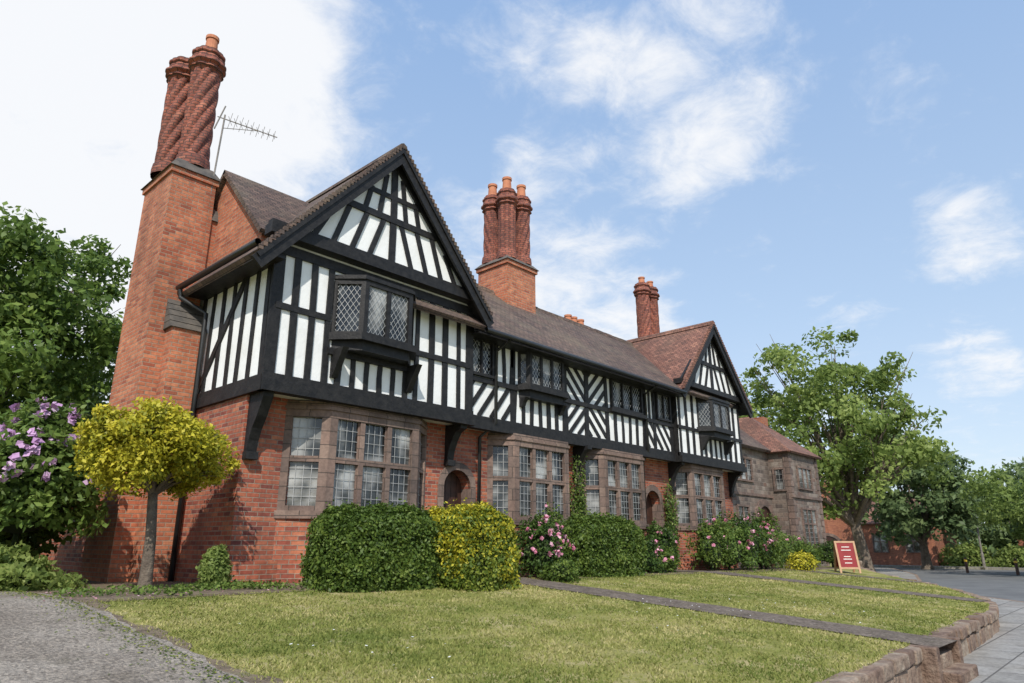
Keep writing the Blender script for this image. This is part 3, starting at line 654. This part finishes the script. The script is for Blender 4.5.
def tree(name, base, trunk_r, cc, rad, nclump, per, clr, leaf, mat, seed=0, limbs=14, dome=None, flat=.75, fork=.35, trunk_ns=10, inner=.45, lump=.2):
    global rng
    rng = np.random.default_rng(seed + 11); rd = random.Random(seed)
    root = empty(name); cc = np.array(cc, float); rad = np.array(rad, float); base = np.array(base, float)
    D = unit(rng.normal(size=(nclump, 3))); rr = rng.uniform(.2, 1, nclump) ** inner
    rr = rr * (1 + lump * lf_noise(D, 2.3, seed))
    if dome is not None: D[:, 2] = np.where(D[:, 2] < dome, -D[:, 2], D[:, 2])
    C = cc + D * rr[:, None] * rad
    cr = clr * rng.uniform(.5, 1.4, nclump)
    pts = np.repeat(C, per, 0); u = unit(rng.normal(size=(nclump * per, 3))); q = rng.uniform(.1, 1, nclump * per) ** .5
    off = u * q[:, None] * np.repeat(cr, per)[:, None]; off[:, 2] *= flat
    P = pts + off; out = unit((P - cc) / rad)
    tone = np.repeat(rng.uniform(-.22, .22, nclump), per)
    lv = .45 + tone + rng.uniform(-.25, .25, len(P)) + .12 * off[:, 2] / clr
    leaf_mesh('foliage', P, out * .4 + u * .6 + np.array([0, 0, .5]), leaf, mat, root, 1.1, lv)
    mb = MB(); b0 = Vector(base)
    fk = Vector((b0.x + (cc[0] - base[0]) * fork, b0.y + (cc[1] - base[1]) * fork, base[2] + (cc[2] - base[2]) * fork))
    mb.tube([b0 - Vector((0, 0, .3)), b0 + Vector((0, 0, .15)), b0.lerp(fk, .5) + Vector((trunk_r * .3, 0, 0)), fk], [trunk_r * 1.5, trunk_r * 1.05, trunk_r * .85, trunk_r * .75], trunk_ns)
    order = np.argsort(rng.random(nclump))[:limbs]
    for k in order:
        e = Vector(C[k]); m_ = fk.lerp(e, .5) + Vector((rd.uniform(-.1, .1), rd.uniform(-.1, .1), .12)) * float(rad[0]) * .6
        mb.tube([fk - Vector((0, 0, trunk_r)), fk.lerp(m_, .6), m_, e], [trunk_r * .45, trunk_r * .3, trunk_r * .2, trunk_r * .05], 6)
        for _ in range(2):
            e2 = e + Vector((rd.uniform(-1, 1), rd.uniform(-1, 1), rd.uniform(-.3, 1))) * clr * 1.3
            mb.tube([m_, m_.lerp(e2, .5), e2], [trunk_r * .15, trunk_r * .08, trunk_r * .03], 5)
    mb.build('trunk_and_limbs', 'bark', root, smooth=True)
    return root
def hedge(name, x0, x1, y0, y1, h, n, leaf, mat, seed=0, mat2=None, wob=.07, pw=4, thr=.1):
    global rng
    rng = np.random.default_rng(seed + 5); root = empty(name)
    zb = g((x0 + x1) / 2, y0); z1 = h; A = [(x1 - x0) * (y1 - y0), (x1 - x0) * (z1 - zb), (y1 - y0) * (z1 - zb), (y1 - y0) * (z1 - zb), (x1 - x0) * (z1 - zb) * .3]
    A = np.array(A) / sum(A); f = rng.choice(5, n, p=A); u = rng.random(n); v = rng.random(n)
    P = np.zeros((n, 3)); Nn = np.zeros((n, 3)); X = x0 + (x1 - x0) * u; Z = zb + (z1 - zb) * v; Yv = y0 + (y1 - y0) * v
    k = f == 0; P[k] = np.stack([X, Yv, np.full(n, z1)], 1)[k]; Nn[k] = (0, 0, 1)
    k = f == 1; P[k] = np.stack([X, np.full(n, y0), Z], 1)[k]; Nn[k] = (0, -1, 0)
    k = f == 4; P[k] = np.stack([X, np.full(n, y1), Z], 1)[k]; Nn[k] = (0, 1, 0)
    Y2 = y0 + (y1 - y0) * u
    k = f == 2; P[k] = np.stack([np.full(n, x0), Y2, Z], 1)[k]; Nn[k] = (-1, 0, 0)
    k = f == 3; P[k] = np.stack([np.full(n, x1), Y2, Z], 1)[k]; Nn[k] = (1, 0, 0)
    c = np.array([(x0 + x1) / 2, (y0 + y1) / 2, (zb + z1) / 2]); hd = np.array([(x1 - x0) / 2, (y1 - y0) / 2, (z1 - zb) / 2])
    q = (P - c) / hd; q[:, 2] = np.maximum(q[:, 2], 0); m4 = (np.abs(q) ** pw).sum(1) ** (1 / pw); r = 1 / np.maximum(m4, 1)
    P[:, :2] = c[:2] + (P[:, :2] - c[:2]) * r[:, None]; P[:, 2] = np.where(P[:, 2] > c[2], c[2] + (P[:, 2] - c[2]) * r, P[:, 2])
    nz = .6 * lf_noise(P, 3.2, seed) + .6 * lf_noise(P, 9, seed + 2); P += Nn * (wob * nz + rng.uniform(-.13, .05, n) + rng.uniform(.03, .13, n) * (rng.random(n) > .95))[:, None]
    lv = .42 + .2 * nz + rng.uniform(-.35, .4, n) * .9
    if mat2 is None: leaf_mesh('foliage', P, Nn, leaf, mat, root, .9, lv)
    else:
        k = .6 * lf_noise(P, 2.8, seed + 3) + .55 * (P[:, 2] - .5) + rng.uniform(-.5, .5, n) < thr
        leaf_mesh('foliage', P[k], Nn[k], leaf, mat, root, .9, lv[k]); leaf_mesh('foliage_variegated', P[~k], Nn[~k], leaf, mat2, root, .9, lv[~k])
    mb = MB(); i = .19; mb.box(x0 + i, x1 - i, y0 + i, y1 - i, zb - .1, z1 - i); mb.build('dark_core', 'core', root, bevel=.15)  # solid dark box added inside the leaf shell so it can't be seen through
    return root
def bush(name, c, rad, n, leaf, mat, seed=0, flowers=0, fmat='pink', fs=.045, core=True, rough=.22):
    global rng
    rng = np.random.default_rng(seed + 31); root = empty(name); c = np.array(c, float); rad = np.array(rad, float)
    D = unit(rng.normal(size=(n, 3))); D[:, 2] = np.where(D[:, 2] < -.6, -D[:, 2], D[:, 2])
    r = 1 + rough * lf_noise(D, 3.4, seed) + rough * .7 * lf_noise(D, 8, seed + 2) + rng.uniform(-.35, .12, n) + .15 * (rng.random(n) > .96)
    P = c + D * r[:, None] * rad
    lv = .45 + .2 * lf_noise(D, 6, seed) + rng.uniform(-.3, .35, n)
    leaf_mesh('foliage', P, D + np.array([0, 0, .3]), leaf, mat, root, 1.0, lv)
    if flowers:
        D = unit(rng.normal(size=(flowers, 3))); D[:, 2] = abs(D[:, 2]); D[:, 1] = -abs(D[:, 1]) * 1.0
        r = 1.08 + rough * lf_noise(D, 3.4, seed); F_ = c + D * r[:, None] * rad
        Q = np.repeat(F_, 9, 0) + rng.normal(size=(flowers * 9, 3)) * fs * .5
        leaf_mesh('blossom', Q, np.repeat(D, 9, 0), fs, fmat, root, 1.2, None, .85)
    if core:
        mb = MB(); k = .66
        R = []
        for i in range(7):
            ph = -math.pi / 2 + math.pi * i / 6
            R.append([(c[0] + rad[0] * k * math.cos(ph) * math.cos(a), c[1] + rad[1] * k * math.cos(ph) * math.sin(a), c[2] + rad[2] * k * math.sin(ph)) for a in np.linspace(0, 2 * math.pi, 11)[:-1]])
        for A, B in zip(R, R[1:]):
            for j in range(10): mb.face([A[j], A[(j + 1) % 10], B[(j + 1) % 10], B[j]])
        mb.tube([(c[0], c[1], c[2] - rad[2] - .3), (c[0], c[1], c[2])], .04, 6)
        mb.build('dark_core', 'core', root)  # added solid dark core plus stem, blocks the view through the leaves
    return root

hedge('clipped_hedge', 5.75, 7.9, 8.65, 9.8, 1.16, 36000, .030, 'leaf_hedge', 1, wob=.1, pw=3.4)
hedge('variegated_hedge', 7.66, 9.22, 8.15, 9.6, 1.2, 28000, .030, 'leaf_yelg', 2, 'leaf_yel', wob=.11, thr=.22, pw=3.4)
hedge('clipped_hedge', 11.95, 14.6, 9.0, 10.0, 1.17, 22000, .034, 'leaf_hedge', 3, wob=.12, pw=3.4)
tree('golden_privet_tree', (3.98, 10.7, 0), .085, (3.88, 10.72, 1.92), (.98, .92, .60), 300, 120, .2, .034, 'leaf_yel', 4, limbs=26, dome=-.8, fork=.72, lump=.3)
bush('rhododendron_bush', (2.85, 13.0, 1.45), (1.0, 1.1, 1.05), 13000, .06, 'leaf_mid', 5, 60, 'mauve', .055, rough=.3)
bush('rhododendron_bush', (2.6, 14.6, 1.1), (1.2, 1.2, 1.3), 9000, .07, 'leaf_hedge', 6)
bush('fern_clump', (2.55, 12.3, .1), (.75, .9, .38), 7000, .05, 'leaf_tree', 7, rough=.4)
bush('small_conifer', (4.78, 10.3, .2), (.2, .2, .36), 3000, .03, 'leaf_tree', 8, rough=.12)
tree('broadleaf_tree', (3.2, 22.5, 0), .28, (3.3, 22.0, 5.7), (4.1, 3.6, 3.5), 200, 190, .75, .1, 'leaf_mid', 9, limbs=20)
tree('broadleaf_tree', (6.0, 27.5, 0), .28, (4.0, 26.5, 3.6), (5, 3.6, 3.9), 120, 150, 1.0, .14, 'leaf_hedge', 10, limbs=10)
bush('rose_bush', (10.95, 9.35, .42), (.48, .5, .62), 4200, .035, 'leaf_deep', 11, 30, fs=.035, rough=.35)
bush('rose_bush', (11.5, 9.6, .5), (.5, .5, .7), 4200, .035, 'leaf_hedge', 12, 24, fs=.035, rough=.35)
bush('low_shrub', (10.9, 8.8, .06), (.4, .35, .26), 1800, .03, 'leaf_hedge', 13)
def climber(name, x, y, z0, z1, w, n, seed, mat='leaf_hedge'):
    global rng
    rng = np.random.default_rng(seed); root = empty(name); mb = MB(); rd = random.Random(seed); P = []
    for s in range(6):
        pts = []; xx = x + rd.uniform(-.1, .1)
        for i in range(9):
            t = i / 8; xx += rd.uniform(-w, w) * .35; pts.append((xx, y + rd.uniform(-.05, .02), z0 + (z1 - z0) * t * (.65 + .35 * s / 5)))
        mb.tube(pts, .009, 5)
        q = np.array(pts); k = rng.integers(0, 8, n // 6); f = rng.random((n // 6, 1)); P.append(q[k] * (1 - f) + q[k + 1] * f + rng.normal(size=(n // 6, 3)) * np.array([.1, .05, .07]))
    P = np.concatenate(P); leaf_mesh('foliage', P, np.tile([0, -1., .3], (len(P), 1)), .04, mat, root, .8)
    mb.build('stems', 'bark', root)
climber('climbing_plant', 14.12, 10.72, -.1, 2.9, .3, 2600, 14)
climber('climbing_plant', 18.6, 10.75, -.1, 2.4, .3, 2200, 15)
climber('climbing_plant', 10.75, 10.7, -.1, 1.2, .2, 900, 16)
i = 20
for (x, y, rx, h, m_, fl) in ((15.3, 9.8, .6, .75, 'leaf_deep', 10), (16.2, 9.9, .6, .5, 'leaf_hedge', 8), (16.9, 10.1, .45, 1.1, 'leaf_deep', 6), (18.9, 9.7, .6, 1.2, 'leaf_hedge', 6), (19.8, 9.6, .7, 1.1, 'leaf_mid', 9),
                          (20.8, 9.5, .7, 1.35, 'leaf_deep', 12), (21.8, 9.5, .7, 1.1, 'leaf_hedge', 12), (22.6, 9.7, .6, 1.4, 'leaf_hedge', 5), (24.6, 10.0, .8, 1.0, 'leaf_mid', 8), (25.7, 9.6, .6, .7, 'leaf_hedge', 0), (27.6, 9.3, .8, .7, 'leaf_deep', 0)):
    bush('flowering_shrub', (x, y, h * .5 - .1), (rx, rx * .8, h * .62), 3400, .04, m_, i, fl, fs=.04, rough=.45); i += 1
bush('golden_shrub', (23.6, 8.9, .0), (.5, .45, .35), 1500, .04, 'leaf_yel', 40)
tree('plane_tree', (47.5, 14.0, -.9), .4, (46.5, 14.8, 7.9), (5.9, 5.9, 6.5), 190, 120, 1.0, .16, 'leaf_tree', 50, limbs=36, flat=.7, inner=.6, lump=.28)
tree('plane_tree', (60.5, 13.6, -.9), .35, (59, 13.4, 4.6), (4.6, 4.6, 4.6), 110, 120, 1.1, .2, 'leaf_far', 51, limbs=16, inner=.6)
tree('plane_tree', (52, 3.0, -1), .25, (51, 3.4, 3.0), (4.8, 5.6, 2.9), 140, 120, .8, .13, 'leaf_tree', 52, limbs=22, inner=.6, lump=.3)
tree('plane_tree', (70, 6, -1), .3, (70, 6, 3.4), (6, 7, 3.6), 120, 130, 1.3, .24, 'leaf_far', 53, limbs=12)
P = []; rng = np.random.default_rng(99)
for k in range(150):
    a = math.radians(rng.uniform(-25, 100)); d = rng.uniform(105, 150); c = np.array([d * math.cos(a), d * math.sin(a), rng.uniform(-1, 4)])
    q = unit(rng.normal(size=(260, 3))) * rng.uniform(.5, 1, (260, 1)) * np.array([6, 6, 4]); P.append(c + q)
P = np.concatenate(P); leaf_mesh('distant_trees', P, np.tile([0, 0, 1.], (len(P), 1)), .75, 'leaf_far', None, 1.5, .5 + .3 * lf_noise(P, .2) + rng.uniform(-.2, .2, len(P)))
for k, (x, y, h) in enumerate(((67, 12.0, .3), (60, -1, .2), (66, 8, .2), (62, 1.5, .2))):
    bush('roadside_shrub', (x, y, -.6), (1.8, 2.0, .9 + h), 2200, .14, 'leaf_far' if k % 2 else 'leaf_tree', 60 + k)
for k in range(3):
    mb = MB(); x, y = 50 + k * 2.3, 4 + k * 3; r0 = empty('bollard')
    mb.tube([(x, y, -1.12), (x, y, -.2), (x, y, -.15)], [.09, .08, .05], 10); mb.build('post', 'door', r0)
    mb = MB(); mb.tube([(x, y, -.42), (x, y, -.3)], .092, 10); mb.build('band', 'yellow', r0)
# street lamp by the far kerb
r0 = empty('street_lamp'); mb = MB(); x, y = 63.6, 10.5
mb.tube([(x, y, -1), (x, y, 0), (x, y, .05), (x, y, 4.4), (x - .3, y, 4.8), (x - .9, y, 4.85)], [.11, .1, .07, .05, .045, .04], 8); mb.build('column', 'steel', r0)
mb = MB(); mb.hexa([(x - 1.5, y - .12, 4.78), (x - .85, y - .12, 4.78), (x - .85, y + .12, 4.78), (x - 1.5, y + .12, 4.78), (x - 1.4, y - .07, 4.93), (x - .9, y - .07, 4.93), (x - .9, y + .07, 4.93), (x - 1.4, y + .07, 4.93)]); mb.build('lantern', 'steel', r0, bevel=.02)

# lawn blades
rng = np.random.default_rng(3); n = 360000
X = rng.uniform(2.7, 24, n); Y = rng.uniform(2.4, 9.3, n)
d = np.hypot(X, Y); keep = rng.random(n) < np.clip((6.5 / d) ** 1.6, .12, 1)
keep &= Y > np.interp(X, BX, BY) + .12
keep &= abs(X - (9.95 + (9.5 - Y) * .1)) > .49 + rng.uniform(-.06, .03, n)
keep &= abs(X - (17.85 + (9.5 - Y) * .22)) > .48
keep &= X > 2.85 + rng.uniform(-.16, .12, n)
keep &= ~((X > 5.7) & (X < 9.1) & (Y > 8.6)) & ~((X < 5.7) & (Y > 9.15))
PP = np.stack([X, Y, X * 0], 1); bare = .5 * lf_noise(PP, 1.6, 3) + .5 * lf_noise(PP, 5.1, 8)
keep &= rng.random(n) < np.clip(1.1 - 1.7 * np.maximum(bare - .05, 0), .18, 1)
X, Y = X[keep], Y[keep]; n = len(X); Z = -.085 * np.maximum(0, 9.3 - Y) - .01 * np.maximum(0, X - 9)
h = rng.uniform(.012, .034, n); w = .004 + .0006 * np.hypot(X, Y); a = rng.uniform(0, 6.28, n); lx, ly = rng.normal(0, .016, n), rng.normal(0, .016, n)
V = np.stack([np.stack([X - w * np.cos(a), Y - w * np.sin(a), Z], 1), np.stack([X + w * np.cos(a), Y + w * np.sin(a), Z], 1), np.stack([X + lx, Y + ly, Z + h], 1)], 1).reshape(-1, 3)
me = bpy.data.meshes.new('grass_blades'); me.vertices.add(3 * n); me.vertices.foreach_set('co', V.astype('f').ravel()); me.loops.add(3 * n); me.loops.foreach_set('vertex_index', np.arange(3 * n, dtype='i'))
me.polygons.add(n); me.polygons.foreach_set('loop_start', np.arange(0, 3 * n, 3, dtype='i')); me.update(calc_edges=True)
PP = np.stack([X, Y, Z], 1); lv = .48 + .3 * lf_noise(PP, 1.1) + .28 * lf_noise(PP, 3.7) + .15 * lf_noise(PP, 11) + rng.uniform(-.28, .28, n)
at = me.attributes.new('lv', 'FLOAT', 'POINT'); at.data.foreach_set('value', np.repeat(np.clip(lv, 0, 1), 3).astype('f'))
me.materials.append(M['grassblade']); COL.objects.link(bpy.data.objects.new('grass_blades', me))
k = 420; cx, cy = rng.uniform(3.5, 14, k), rng.uniform(2.8, 8.2, k); sel = lf_noise(np.stack([cx, cy, cx * 0], 1), .9, 4) > .1; cx, cy = cx[sel], cy[sel]
P = np.stack([cx, cy, -.085 * (9.3 - cy) - .01 * np.maximum(0, cx - 9) + .04], 1)
leaf_mesh('daisies', P, np.tile([0, 0, 1.], (len(P), 1)), .013, 'daisy', None, .3, None, 1)
k = 9000; cx = rng.uniform(2.7, 9.2, k); cy = rng.uniform(9.1, 10.8, k); P = np.stack([cx, cy, rng.uniform(.01, .09, k)], 1)
sel = (lf_noise(P, 2.6, 2) + rng.uniform(-.4, .4, k)) > .15
leaf_mesh('bed_weeds', P[sel], np.tile([0, 0, 1.], (sel.sum(), 1)), .028, 'leaf_mid', None, 1.0)
# moss and debris along the drive edge and on the drive
k = 2600; cy = rng.uniform(2.6, 12, k); cx = 2.66 - np.abs(rng.normal(0, .22, k)) ** 1.3; P = np.stack([cx, cy, -.085 * np.maximum(0, 9.3 - cy) + .02], 1)
leaf_mesh('leaf_litter', P, np.tile([0, 0, 1.], (k, 1)), .014, 'leaf_yelg', None, .35)
k = 260; P = np.stack([rng.uniform(2.3, 9.3, k), rng.uniform(9.05, 10.8, k), np.full(k, .02)], 1)
leaf_mesh('fallen_petals', P, np.tile([0, 0, 1.], (k, 1)), .018, 'pink', None, .3)

# ------------------------------------------------------------ sandwich board
sb = empty('sandwich_board'); fx, fy = 24.9, 7.95; z = g(fx, fy) + .01
u = Vector((.55, -.83, 0)).normalized(); nn = Vector((-.83, -.55, 0)).normalized()
fm, rm, wm = MB(), MB(), MB()
for sgn in (1, -1):
    def P3(a, t, o): return Vector((fx, fy, z)) + u * a + nn * sgn * (.3 * (1 - t) + o) + Vector((0, 0, t * 1.0))
    def bx(mb, a0, a1, t0, t1, o0, o1): mb.hexa([P3(a0, t0, o0), P3(a1, t0, o0), P3(a1, t0, o1), P3(a0, t0, o1), P3(a0, t1, o0), P3(a1, t1, o0), P3(a1, t1, o1), P3(a0, t1, o1)])
    bx(fm, -.32, -.26, 0, 1, 0, .045); bx(fm, .26, .32, 0, 1, 0, .045); bx(fm, -.26, .26, .94, 1.0, .002, .042); bx(fm, -.26, .26, .12, .18, .002, .042)
    bx(rm, -.26, .26, .18, .94, .012, .03)
    for t, w_ in ((.8, .12), (.7, .15), (.5, .1), (.42, .13), (.3, .11)): bx(wm, -w_, w_, t, t + .02, .03, .034)
fm.build('frame', 'woodlight', sb); rm.build('panel', 'redboard', sb); wm.build('lettering', 'whitepaint', sb)

# ------------------------------------------------------------ world, sun, camera
sundir = Vector((-.74, -.67, 0)).normalized(); el = math.radians(45)
sv = Vector((sundir.x * math.cos(el), sundir.y * math.cos(el), math.sin(el)))
W = bpy.data.worlds.new('World'); S.world = W; W.use_nodes = True; nt = W.node_tree; nt.nodes.clear()
sky = nt.nodes.new('ShaderNodeTexSky'); sky.sky_type = 'NISHITA'; sky.sun_disc = False; sky.sun_elevation = el; sky.sun_rotation = math.atan2(sv.x, sv.y)
sky.air_density = 1.0; sky.dust_density = 1.0; sky.ozone_density = 1.5
bg = nt.nodes.new('ShaderNodeBackground'); bg.inputs[1].default_value = .15; nt.links.new(sky.outputs[0], bg.inputs[0])
tc = nt.nodes.new('ShaderNodeTexCoord'); d_ = tc.outputs['Generated']
sep = nt.nodes.new('ShaderNodeSeparateXYZ'); nt.links.new(d_, sep.inputs[0])
def mth(op, a, b_=None, c=None): return math_(nt, op, a, b_, c)
hzc = ramp(nt, sep.outputs[2], [(0, (.8, .89, 1)), (.3, (.58, .76, 1)), (.75, (.36, .58, .97))])
bgh = nt.nodes.new('ShaderNodeBackground'); nt.links.new(hzc, bgh.inputs[0]); bgh.inputs[1].default_value = 1.0
mh = nt.nodes.new('ShaderNodeMixShader'); mh.inputs[0].default_value = .66; nt.links.new(bg.outputs[0], mh.inputs[1]); nt.links.new(bgh.outputs[0], mh.inputs[2])
zz = mth('ADD', mth('MAXIMUM', sep.outputs[2], 0), .22)
cx_ = mth('DIVIDE', sep.outputs[0], zz); cy_ = mth('DIVIDE', sep.outputs[1], zz)
cmb = nt.nodes.new('ShaderNodeCombineXYZ'); nt.links.new(cx_, cmb.inputs[0]); nt.links.new(cy_, cmb.inputs[1])
def nz(scale, det, rgh, dist):
    n1 = nt.nodes.new('ShaderNodeTexNoise'); n1.inputs['Scale'].default_value = scale; n1.inputs['Detail'].default_value = det; n1.inputs['Roughness'].default_value = rgh; n1.inputs['Distortion'].default_value = dist
    nt.links.new(cmb.outputs[0], n1.inputs['Vector']); return n1.outputs['Fac']
nmain = mth('ADD', mth('MULTIPLY', nz(3.0, 8, .6, .3), 1.3), mth('MULTIPLY', nz(8.5, 8, .65, .4), 1.1))   # mean ~1.2
def blob(v, r0, r1, amt):
    v = Vector(v).normalized(); dp = nt.nodes.new('ShaderNodeVectorMath'); dp.operation = 'DOT_PRODUCT'
    nt.links.new(d_, dp.inputs[0]); dp.inputs[1].default_value = v
    mr = nt.nodes.new('ShaderNodeMapRange'); mr.interpolation_type = 'SMOOTHSTEP'
    nt.links.new(dp.outputs['Value'], mr.inputs[0]); mr.inputs[1].default_value = math.cos(math.radians(r1)); mr.inputs[2].default_value = math.cos(math.radians(r0))
    mr.inputs[3].default_value = 0; mr.inputs[4].default_value = amt
    return mr.outputs[0]
tot = None
for v, a, b_, amt in (((.788, .392, .64), 1, 11, .42), ((.82, .40, .54), 0, 5, .25), ((.72, .6, .80), 0, 7, .2), ((.70, .58, .53), 0, 6, .25), ((.08, 1.1, .62), 4, 30, .9), ((.30, .95, .80), 2, 12, .25), ((.42, .86, .66), 1, 7, .12),
                      ((.78, .56, .33), 2, 9, .5), ((.63, .68, .42), 1, 8, .3), ((1.12, .12, .44), 0, 4.5, .36), ((1.15, .15, .24), 0, 4, .36), ((1.0, .3, .14), 0, 6, .2)):
    q = blob(v, a, b_, amt); tot = q if tot is None else mth('ADD', tot, q)
den = mth('ADD', nmain, tot)
mr = nt.nodes.new('ShaderNodeMapRange'); mr.interpolation_type = 'SMOOTHSTEP'; nt.links.new(den, mr.inputs[0]); mr.inputs[1].default_value = 1.25; mr.inputs[2].default_value = 1.95; mr.inputs[4].default_value = .93
bg2 = nt.nodes.new('ShaderNodeBackground'); bg2.inputs[0].default_value = (.97, .98, 1, 1); bg2.inputs[1].default_value = 1.0
mx = nt.nodes.new('ShaderNodeMixShader'); nt.links.new(mr.outputs[0], mx.inputs[0]); nt.links.new(mh.outputs[0], mx.inputs[1]); nt.links.new(bg2.outputs[0], mx.inputs[2])
out = nt.nodes.new('ShaderNodeOutputWorld'); nt.links.new(mx.outputs[0], out.inputs[0])
L = bpy.data.lights.new('sun', 'SUN'); L.energy = 4.3; L.angle = math.radians(.6); L.color = (1, .95, .87)
lo = bpy.data.objects.new('sun', L); COL.objects.link(lo); lo.rotation_euler = sv.to_track_quat('Z', 'Y').to_euler()
S.view_settings.view_transform = 'Standard'; S.view_settings.look = 'None'; S.view_settings.exposure = 0
cd = bpy.data.cameras.new('camera'); cam = bpy.data.objects.new('camera', cd); COL.objects.link(cam); S.camera = cam
cd.sensor_width = 36; cd.lens = 24.0; cd.clip_end = 3000
t = math.radians(16.62); yaw = math.radians(42.7)
cam.location = (0, 0, .6); fw = Vector((math.cos(yaw) * math.cos(t), math.sin(yaw) * math.cos(t), math.sin(t)))
cam.rotation_euler = fw.to_track_quat('-Z', 'Y').to_euler()
